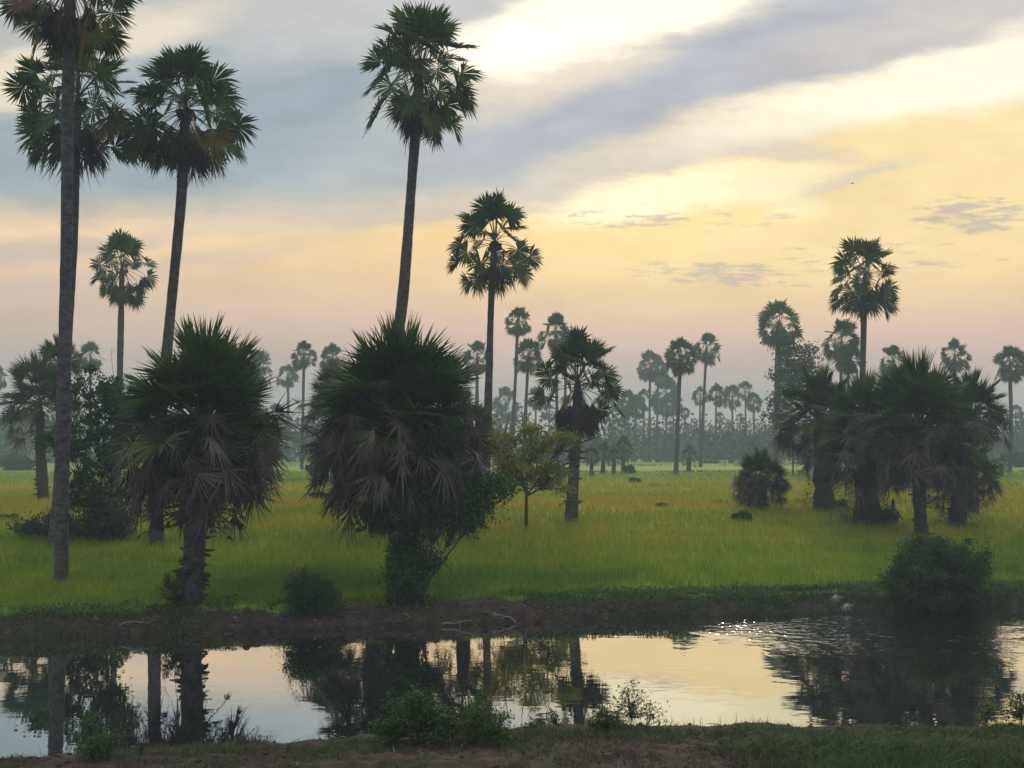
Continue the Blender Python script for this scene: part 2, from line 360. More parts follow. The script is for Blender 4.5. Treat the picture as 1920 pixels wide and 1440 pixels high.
# a breeze patch on the right against the far bank, calm elsewhere
dx = M(t, 'DIVIDE', M(t, 'SUBTRACT', sp.outputs[0], 10.2), 5.0)
dy = M(t, 'DIVIDE', M(t, 'SUBTRACT', sp.outputs[1], 33.5), 5.5)
d2 = M(t, 'ADD', M(t, 'MULTIPLY', dx, dx), M(t, 'MULTIPLY', dy, dy))
nm = N(t, 'ShaderNodeTexNoise', {'Vector': pos, 'Scale': .5, 'Detail': 2.0})
br = N(t, 'ShaderNodeMapRange', {'Value': M(t, 'ADD', d2, M(t, 'MULTIPLY', M(t, 'SUBTRACT', nm.outputs[0], .5), 1.5)), 1: 1.1, 2: .2, 3: 0.0, 4: 1.0}, clamp=True).outputs[0]
rt = N(t, 'ShaderNodeMapRange', {'Value': sp.outputs[0], 1: -6.0, 2: 4.0, 3: .0012, 4: .0026}, clamp=True).outputs[0]
h = M(t, 'ADD', M(t, 'MULTIPLY', r1.outputs[0], rt), M(t, 'MULTIPLY', M(t, 'MULTIPLY', r2.outputs[0], br), .050))
bp = N(t, 'ShaderNodeBump', {'Height': h, 'Strength': 1.0, 'Distance': 1.0})
fr = N(t, 'ShaderNodeFresnel', {'IOR': 1.75, 'Normal': bp.outputs[0]})
gl = N(t, 'ShaderNodeBsdfGlossy', {'Color': (.95, .95, .95, 1), 'Roughness': .015, 'Normal': bp.outputs[0]})
df = N(t, 'ShaderNodeBsdfDiffuse', {'Color': (.006, .007, .005, 1)})
out(t, N(t, 'ShaderNodeMixShader', {0: M(t, 'MULTIPLY_ADD', fr.outputs[0], 1.15, .34, clamp=True), 1: df.outputs[0], 2: gl.outputs[0]}).outputs[0])

# ------------------------------------------------------------------ ground, water
def axis(lo, hi, f0, f1, step, grow=1.12):
    a = list(np.arange(f0, f1, step)); s = step; x = f1
    while x < hi: a.append(x); s *= grow; x += s
    a.append(hi); s = step; x = f0 - step
    pre = []
    while x > lo: pre.append(x); s *= grow; x -= s
    pre.append(lo); return np.array(pre[::-1] + a)
gx = axis(-600, 600, -19, 23, .11)
gy = np.unique(np.round(np.concatenate([axis(-50, 23.4, 15.5, 23.4, .075), np.arange(23.4, 29.4, .4), axis(29.4, 690, 29.4, 42.5, .10)]), 4))
GX, GY = np.meshgrid(gx, gy)
GZ = gz(GX, GY) + rough(GX, GY) * (np.abs(GX) < 60)
s_ = GY - y_far(GX); q_ = y_near(GX) - GY
bank = np.where(GY > 26, 1 - sst((s_ - 1.3 + .8 * fbm(GX * .8, GY * .8, 3)) / .6), 1.0)
mb = MB(); nx = len(gx); i = np.arange(len(gy) - 1)[:, None] * nx + np.arange(nx - 1)[None]
mb.add(np.stack([GX, GY, GZ], -1).reshape(-1, 3), np.stack([i, i + 1, i + nx + 1, i + nx], -1).reshape(-1, 4), bank.ravel())
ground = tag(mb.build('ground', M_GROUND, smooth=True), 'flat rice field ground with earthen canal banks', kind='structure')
mb = MB(); wx = np.linspace(-300, 300, 61)
v = np.concatenate([np.stack([wx, np.clip(y_near(wx), 0, 40) - 4.2, np.full(61, WATER)], -1), np.stack([wx, y_far(wx) + 2.0, np.full(61, WATER)], -1)])
# the sheet ends inside both banks
v[:61, 1] = y_near(wx) - .6
i = np.arange(60); mb.add(v, np.stack([i, i + 1, i + 62, i + 61], -1))
water = tag(mb.build('water', M_WATER), 'calm canal water mirroring the dusk sky', kind='structure')

# ------------------------------------------------------------------ palms
def fan(mb, o, t, n, Rr, ns, spread, droop, tint, fold=.12, cup=.15, split=.5, rg=rng, crum=0.0):
    """one fan blade: ns pleated segments radiating from o; t points along the leaf, n is its upper side"""
    t = unit(t); s = unit(np.cross(t, n)); n = np.cross(s, t)
    th = np.linspace(-spread, spread, ns) + rg.normal(0, .03 + .10 * crum, ns)
    dth = 2 * spread / ns * .62
    ln = Rr * (.78 + .22 * np.cos(th * .55)) * rg.uniform(.84, 1.1, ns)
    def dirv(a, dn): return np.cos(a)[:, None] * t + np.sin(a)[:, None] * s + dn[:, None] * n
    cupv = cup * (1 - np.cos(th)) - .05
    d0 = dirv(th, cupv)
    rs = split * ln * rg.uniform(.85, 1.1, ns)
    l = o + dirv(th - dth, cupv) * rs[:, None]; r = o + dirv(th + dth, cupv) * rs[:, None]
    mm = o + d0 * rs[:, None] * 1.04 + n * (fold * .35 * Rr)
    tip = o + d0 * ln[:, None] + rg.normal(0, (.025 + .13 * crum) * Rr, (ns, 3))
    dz = np.zeros((ns, 3)); dz[:, 2] = -droop * Rr * rg.uniform(.5, 1.5, ns)
    l = l + dz * .3; r = r + dz * .3; mm = mm + dz * .3; tip = tip + dz
    oo = np.repeat(o[None], ns, 0)
    v = np.stack([oo, l, mm, r, tip], 1).reshape(-1, 3)
    b = np.arange(ns)[:, None] * 5
    f = np.concatenate([b + np.array([[0, 1, 2]]), b + np.array([[0, 2, 3]]), b + np.array([[1, 4, 2]]), b + np.array([[2, 4, 3]])])
    mb.add(v, f, tint)
def leafp(mbl, mbp, base, az, el, Lp, Rr, ns, sag, spread, droop, tint, roll, cup=.15, pw=.03, rg=rng, split=.5, hang=None, crum=0.0):
    d = np.array([math.cos(az) * math.cos(el), math.sin(az) * math.cos(el), math.sin(el)])
    ss = np.linspace(0, 1, 5)
    pts = base + d * (Lp * ss)[:, None] + np.array([0, 0, -1.]) * (sag * Lp * ss ** 2)[:, None]
    tube(mbp, pts, pw * (1 - .45 * ss), 3, .5)
    t = unit(pts[-1] - pts[-2])
    if hang is not None: t = unit(t * (1 - hang) + np.array([d[0] * .12, d[1] * .12, -1]) * hang)
    upv = np.array([0, 0, 1.]) if abs(t[2]) < .93 else unit(np.array([-d[0], -d[1], .15]))
    s = unit(np.cross(t, upv)); n = np.cross(s, t)
    n2 = n * math.cos(roll) + s * math.sin(roll)
    fan(mbl, pts[-1], t, n2, Rr, ns, spread, droop, tint, cup=cup, rg=rg, split=split, crum=crum)

def trunk_mesh(pts, r0, r1, sides=12, seed=0, rugged=.03, flare=1.35):
    rg = np.random.default_rng(seed)
    pts = np.asarray(pts, float)
    # smooth resample
    dd = np.concatenate([[0], np.cumsum(np.linalg.norm(np.diff(pts, axis=0), axis=1))])
    L = dd[-1]; n = int(max(10, L / .35)); u = np.linspace(0, L, n)
    P = np.stack([np.interp(u, dd, pts[:, k]) for k in range(3)], -1)
    for _ in range(max(2, n // 5)):
        P[1:-1] = (P[:-2] + 2 * P[1:-1] + P[2:]) / 4
    w = u / L
    rad = (r0 + (r1 - r0) * w ** .7) * (1 + rugged * rg.normal(0, 1, n))
    rad *= 1 + .07 * np.sin(u * rg.uniform(.5, .9) + rg.uniform(0, 6))
    rad *= 1 + (flare - 1) * np.exp(-u / (.45 + r0))
    nt = min(3, n - 2); rad[-nt:] *= np.array([.8, .55, .25])[-nt:]
    mb = MB(); tube(mb, P, rad, sides, 0.0, cap=True)
    v = mb.v[0]; v += rg.normal(0, rugged * r0 * .5, v.shape)
    return mb, P
PALMS = {}
def palm(label, bx, by, ax, ay, rpx, wpx, mids=(), kind='tall', live=36, dead=12, seed=1, Yd=None, group=None, lod=0, name='sugar_palm', stubs=0, dead_r=1.0,
         topw=.72, ivy=0, el0=88, el1=-50, fruit=False, brown=.0, lean=0.0):
    """fan palm: foot at photo pixel (bx, by), growing point at (ax, ay), crown radius rpx, trunk width wpx"""
    rg = np.random.default_rng(seed)
    if Yd is None: b = foot(bx, by); Yd = b[1]
    else: b = at(bx, by, Yd); b[2] = float(gz(b[0], b[1]))
    k = Yd / FPX; r = rpx * k
    path = [b - np.array([0, 0, .3])] + [at(mx, my, Yd + lean * (i + 1)) for i, (mx, my) in enumerate(mids)] + [at(ax, ay, Yd + lean * (len(mids) + 1))]
    root = empty(name, b, label, 'palm tree', group)
    short = kind == 'short'
    wpx = wpx * (.84 if kind == 'tall' else .86)
    mt, P = trunk_mesh(path, wpx * k / 2, wpx * k / 2 * topw, 14 if lod == 0 else 8, seed, .07 if short else .02, 1.25 if not short else 1.1)
    top = P[-1]; ns = (34, 26, 16)[lod]
    longs = []
    if stubs:
        S = mt
        zt = top[2] - .62 * r
        for i in range(stubs):
            u = rg.random(); z = b[2] + .15 + (zt - b[2]) * u
            c_ = np.array([np.interp(z, P[:, 2], P[:, 0]), np.interp(z, P[:, 2], P[:, 1]), z])
            az = rg.uniform(0, 6.28); ln = (rg.uniform(.15, .44) if u < .62 else rg.uniform(.3, 1.0) * r * .52)
            d = np.array([math.cos(az), math.sin(az), rg.uniform(-.25, .3)]); w0 = wpx * k / 2 * .8
            ss = np.linspace(0, 1, 4)
            pts = c_ + d * (w0 + ln * ss)[:, None] + np.array([0, 0, -1]) * (rg.uniform(-.1, .25) * ln * ss ** 2)[:, None]
            T_ = MB() if ln > .45 else S
            tube(T_, pts, (.040, .026, .020, .015) if ln > .4 else (.070, .055, .042, .030), 4, 0)
            if ln > .45:
                fan(T_, pts[-1], d + np.array([0, 0, -.6]), np.array([0, 0, 1.]), .28, 7, .8, .3, 0, rg=rg)
                longs.append(T_)
    tr = mt.build('trunk', M_TRUNKB if short else M_TRUNK, root, b, smooth=not stubs)
    for T_ in longs: T_.build('dry_stalk', M_WOOD, tr, b)
    L, Pt, D, Dp = MB(), MB(), MB(), MB()
    tw = wpx * k / 2 * topw
    fs = rg.uniform(.88, 1.14); gap = rg.uniform(0, 6.28); gw = rg.uniform(.0, .35)
    for i in range(live):
        u = (i + .5) / live
        az = i * 2.39996 + rg.uniform(-.35, .35)
        if short:
            el = R(78 - 78 * u ** 1.05) + rg.normal(0, .16); sag = .03 + .34 * u ** 1.5; Lp = r * rg.uniform(.40, .60); Rr = r * rg.uniform(.34, .48)
            hs = (1 - .10 * math.cos(el) ** 2) * (1.0 if i % 5 else .72); Lp *= hs; Rr *= hs
            droop = .04 + .10 * u; spread = rg.uniform(1.4, 2.4); cup = rg.uniform(-.1, .6)
        else:
            el = R(el0 + (el1 - el0) * u ** 1.05) + rg.normal(0, .13); sag = .10 + .30 * abs(math.cos(el)) * rg.uniform(.5, 1.3)
            Lp = r * rg.uniform(.55, .80); Rr = r * rg.uniform(.36, .46); droop = rg.uniform(.08, .26); spread = rg.uniform(2.0, 2.75); cup = rg.uniform(.1, .6)
            if el > R(45): Rr *= 1.15
        if short:
            lob = .97 + .05 * math.sin(2 * az + gap) + .07 * math.sin(5 * az + 2 * gap); Lp *= lob; Rr *= (1 + lob) / 2
            if rg.random() < .08: continue
        if not short:
            el += gw * .8 * math.cos(az - gap); Rr *= fs * (.9 if lod == 0 else 1.1)
            if u > .25 and rg.random() < .12: continue
        base = top + np.array([0, 0, -(.22 if short else .30) * r * u]) + np.array([math.cos(az), math.sin(az), 0]) * tw * .6
        tint = np.clip(rg.normal(.30 + .12 * (1 - u), .12) + (brown if u > .6 else 0) + (.45 if (u > .8 and rg.random() < .3) else 0), 0, 1)
        leafp(L, Pt, base, az, el, Lp, Rr, ns, sag, spread, droop, tint, rg.uniform(-.9, .9) if short else rg.uniform(-1.5, 1.5), cup=cup, pw=max(.018, .011 * r), rg=rg, split=.44 if short else .6)
    # folded young leaves standing in the middle
    for i in range(3):
        az = rg.uniform(0, 6.28)
        leafp(L, Pt, top, az, R(82), r * .4, r * .55, ns // 2, 0, .35, .02, .55, 0, pw=.02, rg=rg)
    for i in range(dead):
        u = (i + .5) / dead; az = i * 2.39996 + rg.uniform(-.4, .4) + 1
        if short:
            el = R(10 - 48 * u) + rg.normal(0, .24); Lp = r * rg.uniform(.28, .72) * dead_r * (1 - .15 * u)
            base = top + np.array([0, 0, -(.02 + .28 * u) * r]) + np.array([math.cos(az), math.sin(az), 0]) * tw * .8
            leafp(D, Dp, base, az, el, Lp, r * rg.uniform(.18, .31), max(10, ns * 2 // 3), rg.uniform(.15, .5), rg.uniform(.8, 2.4), rg.uniform(.15, .6), np.clip(rg.normal(.36, .22), 0, 1),
                  rg.uniform(-1.5, 1.5), cup=rg.uniform(-.3, .9), pw=.022, rg=rg, split=.28, hang=rg.uniform(.2, .8), crum=1.0)
        else:
            el = R(-50 - 25 * u); Lp = r * rg.uniform(.22, .42)
            base = top + np.array([0, 0, -(.25 + .25 * u) * r]) + np.array([math.cos(az), math.sin(az), 0]) * tw
            leafp(D, Dp, base, az, el, Lp, r * rg.uniform(.42, .58), max(10, ns * 2 // 3), .15, rg.uniform(.5, 1.1), .12, np.clip(rg.normal(.28, .15), 0, 1), rg.uniform(-.8, .8), cup=.3, pw=.02, rg=rg, split=.5, hang=.45, crum=.6)
    cr = L.build('crown', M_LEAF, root, b)
    Pt.build('leaf_stalk', M_PETI, cr, b)
    if dead:
        sk = D.build('dry_leaf_skirt', M_DEAD, root, b); Dp.build('leaf_stalk', M_WOOD, sk, b)
    if fruit:
        uu, vv = np.meshgrid(np.linspace(0, 2 * np.pi, 9)[:-1], np.linspace(.15, np.pi - .15, 6))
        pv = np.stack([np.cos(uu) * np.sin(vv), np.sin(uu) * np.sin(vv), np.cos(vv)], -1).reshape(-1, 3) * .11
        ii = np.arange(5)[:, None] * 8; jj = np.arange(8)[None]; kk = (jj + 1) % 8
        fo = None
        for i in range(12):
            az = i * 2.4; c_ = top - b + np.array([math.cos(az) * tw * 1.7, math.sin(az) * tw * 1.7, -.20 * r - .18 * r * rg.random()])
            if fo is None:
                F = MB(); F.add(pv, np.stack([ii + jj, ii + kk, ii + 8 + kk, ii + 8 + jj], -1).reshape(-1, 4))
                fo = F.build('fruit', M_DARKW, root, smooth=True); fo.location = c_
            else:
                f2 = fo.copy(); link(f2, root); f2.location = c_
    if ivy:
        I = MB(); c_ = []
        for i in range(ivy):
            u = rg.random() ** 1.5; z = b[2] + (top[2] - .7 * r - b[2]) * u
            az = rg.uniform(0, 6.28); rr = wpx * k / 2 * (1.0 + .5 * rg.random()) * (1.5 - .6 * u)
            c_.append([np.interp(z, P[:, 2], P[:, 0]) + rr * math.cos(az), np.interp(z, P[:, 2], P[:, 1]) + rr * math.sin(az), z])
        leaves(I, np.array(c_), .10, rg)
        I.build('climbing_vine', M_VINE, root, b)
    return root, b, top
def leaves(mb, c, size, rg, tint=None, up=.35):
    """diamond shaped leaves, two folded triangles each, at the points c"""
    n = len(c)
    d = rg.normal(0, 1, (n, 3)); d[:, 2] += up; d /= np.linalg.norm(d, axis=1)[:, None]
    e = np.cross(d, rg.normal(0, 1, (n, 3))); e /= np.linalg.norm(e, axis=1)[:, None] + 1e-9
    nn = np.cross(d, e)
    L = (size * rg.uniform(.6, 1.3, n))[:, None]
    a = c - d * L * .5; b = c + d * L * .5; m1_ = c + e * L * .28 + nn * L * .08; m2_ = c - e * L * .28 + nn * L * .08
    v = np.stack([a, m1_, b, m2_], 1).reshape(-1, 3); i = np.arange(n)[:, None] * 4
    f = np.concatenate([i + np.array([[0, 1, 2]]), i + np.array([[0, 2, 3]])])
    if tint is None: tint = np.clip(rg.normal(.45, .2, n), 0, 1)
    mb.add(v, f, np.repeat(tint, 4))

def leafy(name, label, cat, base, blobs, nleaf, size, mat, seed=1, clusters=40, cl=.22, trunk=.05, stems=1, group=None, bare=0, tintmu=.45, origin_pts=None, wood=M_WOOD, twig=.006):
    """leafy bush or tree: leaf clusters spread through ellipsoidal blobs, each reached by a twig"""
    rg = np.random.default_rng(seed); base = np.asarray(base, float)
    root = empty(name, base, label, cat, group)
    B, Lf = MB(), MB()
    vol = np.array([b[3] * b[4] * b[5] for b in blobs]) ** .75; vol /= vol.sum()
    for k, (dx, dy, dz, rx, ry, rz) in enumerate(blobs):
        c = base + np.array([dx, dy, dz]); nc = max(3, int(clusters * vol[k]))
        dirs = rg.normal(0, 1, (nc, 3)); dirs /= np.linalg.norm(dirs, axis=1)[:, None]
        rad = rg.uniform(.15, 1, nc) ** .45 * rg.uniform(.8, 1.15, nc)
        cc = c + dirs * rad[:, None] * np.array([rx, ry, rz])
        cc[:, 2] = np.maximum(cc[:, 2], base[2] + .05)
        st = base + rg.normal(0, .06, 3) * (1, 1, 0) if stems > 1 else base
        hub = st * .55 + c * .45 + rg.normal(0, .05, 3)
        if stems == 1:
            zc = min(b_[2] - b_[5] * .4 for b_ in blobs); cm = base + np.array([0, 0, zc * .75])
            if k == 0: tube(B, [base - np.array([0, 0, .1]), base * .6 + cm * .4 + rg.normal(0, .05, 3), cm], [trunk, trunk * .8, trunk * .65], 8)
            hub = (cm + c) / 2 + rg.normal(0, .08, 3)
            tube(B, [cm, hub, c], [trunk * .55, trunk * .4, trunk * .15], 6)
        for s in range(stems if stems > 1 else 0):
            s0 = base + rg.normal(0, .10 * (stems > 1), 3) * (1, 1, 0); s0[2] = base[2] - .1
            tube(B, [s0, s0 * .5 + hub * .5 + rg.normal(0, .06, 3), hub, c], [trunk, trunk * .75, trunk * .5, trunk * .25], 7)
        npl = int(nleaf * vol[k] / nc)
        for q in cc:
            mid = (hub + q) / 2 + rg.normal(0, .08 * rx, 3)
            tube(B, [hub if rg.random() < .5 else c, mid, q], [twig * 2.2, twig * 1.5, twig], 4)
            cs = cl * rg.uniform(.6, 1.4)
            pts = q + rg.normal(0, 1, (npl, 3)) * np.array([cs, cs, cs * .75])
            pts[:, 2] = np.maximum(pts[:, 2], base[2] + .03)
            leaves(Lf, pts, size, rg, np.clip(rg.normal(tintmu + rg.normal(0, .15), .12, npl), 0, 1))
    for i in range(bare):
        z = max(b[2] + b[5] for b in blobs); b0 = blobs[i % len(blobs)]
        s0 = base + np.array([b0[0] + rg.normal(0, b0[3] * .4), b0[1], b0[2]])
        e = s0 + np.array([rg.normal(0, .35), rg.normal(0, .2), b0[5] * rg.uniform(1.3, 1.9)])
        tube(B, [s0, (s0 + e) / 2 + rg.normal(0, .05, 3), e], [twig * 2, twig * 1.6, twig], 4)
        for j in range(3): tube(B, [e, e + rg.normal(0, .12, 3) + np.array([0, 0, .3])], [twig, twig * .6], 3)
    B.build('trunk' if stems == 1 else 'stems', wood, root, base, smooth=True)
    Lf.build('foliage', mat, root, base)
    return root

exec_order = 'setting done'
# ------------------------------------------------------------------ the tall palms, near to far
GT = 'tall sugar palms in the rice field'
palm('tallest trunk on the far left, its crown cut by the top edge of the picture', 115, 1095, 132, -58, 130, 31, [(116, 900), (124, 500), (128, 150)], seed=11, group=GT, live=48, dead=24, topw=.82, brown=.12)
palm('tall palm whose thin trunk runs just behind the thick trunk at far left', 100, 1025, 147, 165, 126, 25, [(118, 800), (137, 450)], seed=12, group=GT, live=48, dead=12, fruit=True, topw=.75)
palm('tall palm rising behind the broad spiky palm at left, brown leaf under its crown', 292, 1022, 349, 185, 111, 28, [(300, 800), (322, 560), (340, 380)], seed=13, group=GT, live=48, dead=24, fruit=True, topw=.75, brown=.12)
palm('tall palm at the centre, leaning right out of the big bushy palms', 700, 1007, 789, 114, 112, 28, [(722, 800), (756, 560), (775, 300)], seed=14, group=GT, live=46, dead=24, fruit=True, topw=.78, brown=.15)
palm('medium tall palm right of centre with small tufted crown and straight trunk', 911, 958, 928, 440, 84, 20, [(914, 800), (921, 560)], seed=15, group=GT, live=34, dead=9, fruit=True)
palm('slim palm with round crown between the two left tall trunks', 219, 918, 229, 492, 62, 17, [(224, 740)], seed=16, group=GT, live=36, dead=12, Yd=84)
palm('tall palm with heart shaped crown standing above the right clump', 1612, 925, 1622, 508, 68, 17, [(1616, 760)], seed=17, group=GT, live=38, dead=12)
palm('hazy palm with a long ragged crown overgrown by a leafy creeper, right of centre', 1455, 884, 1461, 600, 40, 15, [(1457, 760)], seed=18, group=GT, live=34, dead=18, lod=1, topw=.95)
GF = 'slender hazy palms in the distance'
far_palms = [
    ('hazy palm with flat top left of the tall right palm', 1574, 890, 1578, 632, 36, 9, [], 1),
    ('shorter hazy palm beside the tall right palm, brown hanging crown', 1592, 889, 1590, 668, 26, 8, [], 1),
    ('thin far palm with small umbrella crown right of the centre tall palm', 956, 884, 971, 598, 25, 9, [(966, 720)], 1),
    ('hazy palm with wide rounded crown above the ragged middle palm', 1046, 884, 1042, 616, 33, 9, [], 1),
    ('hazy palm left of the ragged middle palm, leaning trunk', 981, 886, 991, 662, 27, 9, [(986, 760)], 1),
    ('thin grey palm behind the leaf fans of the ragged middle palm', 1056, 882, 1062, 652, 25, 8, [], 1),
    ('dark slim palm with drooping crown standing alone right of the ragged palm', 1267, 890, 1276, 662, 30, 11, [(1272, 760)], 1),
    ('slim palm with flat umbrella crown, trunk leaning right', 1313, 876, 1325, 648, 25, 8, [(1320, 740)], 1),
    ('grey palm with full round crown left of the drooping lone palm', 1217, 866, 1219, 682, 25, 7, [], 2),
    ('grey palm with smaller crown touching the full round one', 1231, 865, 1234, 692, 20, 6, [], 2),
    ('slender palm at the right edge of the picture', 1893, 887, 1893, 676, 30, 11, [(1896, 780)], 1),
    ('palm crown showing just above the right clump toward the right edge', 1790, 884, 1790, 662, 28, 9, [], 1),
    ('grey palm crown peeping left above the right clump', 1676, 884, 1674, 672, 26, 9, [], 1),
    ('slender grey palm seen between the two broad left palms', 566, 880, 570, 660, 24, 8, [], 1),
    ('faint grey palm with squat crown left of the slender grey one', 541, 866, 540, 700, 20, 8, [], 2),
    ('pale palm half hidden by the right side of the broad left palm', 485, 874, 484, 684, 30, 10, [], 1),
    ('pale palm crown behind the centre trunks, left of the medium palm', 893, 880, 895, 664, 28, 10, [], 1),
    ('faint palm crown cut by the left edge of the picture', -3, 872, -4, 704, 18, 7, [], 2),
    ('pale palm crown poking out left of the centre palm mass', 622, 876, 624, 668, 24, 8, [], 2),
    ('faint palm behind the right side of the tall trunk at far left', 168, 880, 170, 664, 24, 8, [], 2),
]
for i, (lb, bx, by, ax, ay, r, w, md, lod) in enumerate(far_palms):
    palm(lb, bx, by, ax, ay, r, w, md, seed=100 + i, lod=lod, group=GF, live=34 if lod < 2 else 28, dead=15, el1=-55)
row = [(948, 752, 24), (1004, 742, 16), (1030, 770, 13), (1122, 760, 15), (1148, 752, 13), (1178, 752, 20), (1192, 758, 16), (1207, 744, 15), (1248, 738, 26), (1262, 752, 18), (1284, 772, 8),
       (1313, 738, 13), (1343, 737, 16), (1373, 740, 17), (1397, 730, 15), (1413, 750, 14), (1350, 781, 7), (1166, 790, 8), (1388, 782, 7), (468, 748, 16), (520, 770, 13), (1100, 770, 12), (1530, 760, 13), (1905, 770, 10)]
RL = ['faint palm immediately right of the medium palm trunk', 'faint palm between two thin trunks left of the ragged palm', 'tiny palm low behind the thin trunks left of the ragged palm',
      'faint palm right behind the ragged middle palm', 'first pale palm of the far row, nearest the ragged palm', 'broad pale palm of the far row, left of the round grey pair',
      'pale palm overlapping the broad far-row palm on its right', 'pale narrow palm directly left of the round grey pair', 'largest pale palm, right behind the drooping lone palm', 'pale low palm overlapping the largest pale one',
      'very small umbrella palm between the two dark slim palms', 'pale palm crossed by the leaning slim trunk', 'leftmost free palm of the pale far group at centre right', 'second palm of the pale far group at centre right',
      'highest palm of the pale far group at centre right', 'last palm of the pale far group at centre right', 'tiny curled palm under the pale far group', 'tiny palm beneath the far row left of the round pair', 'tiny round palm on the far treeline under the pale group',
      'pale palm behind the lower right of the broad left palm', 'faint palm in the gap between the broad left palms', 'pale palm tucked right of the ragged palm skirt', 'faint palm behind the left shrub-covered palm of the right clump', 'pale little palm at the right edge under the slender one']
for i, ((x, y, r), lb) in enumerate(zip(row, RL)):
    palm(lb, x + rng.uniform(-3, 3), 855, x, y, r * 1.15, 5.0, (), seed=200 + i, lod=2, group='pale palms of the far row', live=30, dead=0, el1=-70, Yd=rng.uniform(230, 300) if r > 9 else 330)

# ------------------------------------------------------------------ broad short palms
GS = 'broad short palms with dry leaf skirts'
palm('broad spiky palm at left on the canal bank, long grey skirt and stubbed trunk', 358, 1137, 376, 775, 200, 42, [(366, 1000), (374, 880)], 'short', live=92, dead=170, seed=31, stubs=170, group=GS, topw=1.0, dead_r=1.0)
palm('largest bushy palm in the centre on the canal bank, ivy round its foot', 765, 1127, 752, 770, 200, 46, [(760, 1000), (752, 880)], 'short', live=96, dead=190, seed=32, stubs=70, group=GS, topw=1.0, ivy=3500, dead_r=1.0)
palm('dark short palm filling in behind the largest centre palm', 722, 1006, 700, 800, 150, 60, [], 'short', live=52, dead=50, seed=33, stubs=20, group=GS, topw=.9)
palm('short palm showing at the right side of the centre palm mass', 872, 985, 868, 805, 92, 34, [], 'short', live=46, dead=44, seed=34, stubs=16, group=GS)
palm('short palm showing at the left side of the centre palm mass', 637, 940, 632, 745, 84, 26, [], 'short', live=46, dead=36, seed=35, stubs=30, group=GS)
palm('short palm with round crown at far left behind the tallest trunk', 82, 940, 74, 742, 96, 25, [(76, 840)], 'short', live=50, dead=26, seed=36, stubs=30, group=GS)
palm('second short palm behind the tallest trunk, its tuft highest on the left', 122, 925, 110, 674, 56, 20, [], 'short', live=40, dead=14, seed=37, group=GS, Yd=72)
palm('ragged half bare palm near the centre with few fans and hanging dead leaves', 1070, 977, 1083, 702, 94, 30, [(1078, 850), (1083, 770)], 'tall', live=38, dead=26, seed=38, stubs=34, group=GS, topw=.7, el1=-8)
palm('front palm of the right clump, bare leaning trunk and wide skirt', 1729, 1008, 1722, 785, 144, 29, [(1722, 900)], 'short', live=76, dead=100, seed=39, stubs=20, group=GS)
palm('ivy covered palm left of the right clump front palm, thick dark foot', 1625, 983, 1622, 805, 124, 56, [], 'short', live=62, dead=80, seed=40, stubs=20, group=GS, ivy=1800)
palm('leftmost palm of the right clump with leafy foot', 1546, 958, 1536, 772, 102, 44, [], 'short', live=60, dead=66, seed=41, stubs=20, group=GS, ivy=1200)
palm('low palm at the right of the clump, skirt almost touching the rice', 1793, 985, 1800, 880, 86, 40, [], 'short', live=36, dead=44, seed=42, stubs=12, group=GS, ivy=500)
palm('palm at the back right of the clump, crown leaning right', 1822, 965, 1822, 770, 88, 30, [], 'short', live=60, dead=56, seed=43, stubs=10, group=GS)
palm('small squat palm standing alone left of the right clump', 1416, 955, 1427, 893, 60, 42, [], 'short', live=60, dead=70, seed=44, stubs=14, group=GS)
for i, (x, yb, ya_, r, lb) in enumerate([(1291, 884, 852, 22, 'little dark palm at the foot of the drooping lone palm'), (1168, 886, 838, 27, 'small rounded palm on the far edge right of the ragged palm'), (1130, 888, 848, 24, 'small palm on the far edge touching the ragged palm trunk'),
                                         (1150, 890, 852, 18, 'tilted small palm between the two far edge palms'), (1876, 893, 868, 19, 'tiny stumpy palm near the foot of the right edge palm'), (1108, 892, 852, 22, 'small palm right behind the ragged palm trunk'),
                                         (583, 868, 800, 26, 'hazy squat palm in the gap left of the centre mass')]):
    palm(lb, x, yb, x + 2, ya_, r, 11, (), 'short', live=26, dead=20, seed=60 + i, lod=2, group='small squat palms along the far field edge')

# ------------------------------------------------------------------ bushes and leafy trees
def bs(x, y, Yd=None):
    b = foot(x, y) if Yd is None else at(x, y, Yd)
    b[2] = float(gz(b[0], b[1])); return b
def px(b): return b[1] / FPX
b = bs(200, 985, 46); k = px(b)
leafy('leafy_tree', 'dark leafy tree between the tallest trunk and the broad left palm', 'tree', b,
      [(-80 * k, 0, 190 * k, 38 * k, 50 * k, 40 * k), (-30 * k, 0, 275 * k, 50 * k, 50 * k, 50 * k), (10 * k, 0, 190 * k, 70 * k, 60 * k, 60 * k), (-20 * k, 0, 110 * k, 60 * k, 50 * k, 60 * k), (30 * k, 0, 260 * k, 40 * k, 40 * k, 50 * k), (0, 0, 50 * k, 50 * k, 40 * k, 50 * k)],
      15000, .16, M_VINE, 51, 170, .20, .07, 1, bare=8, tintmu=.42)
b = bs(145, 1012); k = px(b)
leafy('shrub', 'low dark shrub mound at the foot of the far left palms', 'shrub', b, [(-50 * k, 0, 22 * k, 60 * k, 45 * k, 28 * k), (25 * k, 0, 32 * k, 75 * k, 45 * k, 40 * k), (80 * k, 0, 20 * k, 30 * k, 30 * k, 26 * k)], 14000, .11, M_BUSH, 52, 130, .2, .03, 3, tintmu=.3)
b = bs(800, 1120, 34.4); k = px(b)
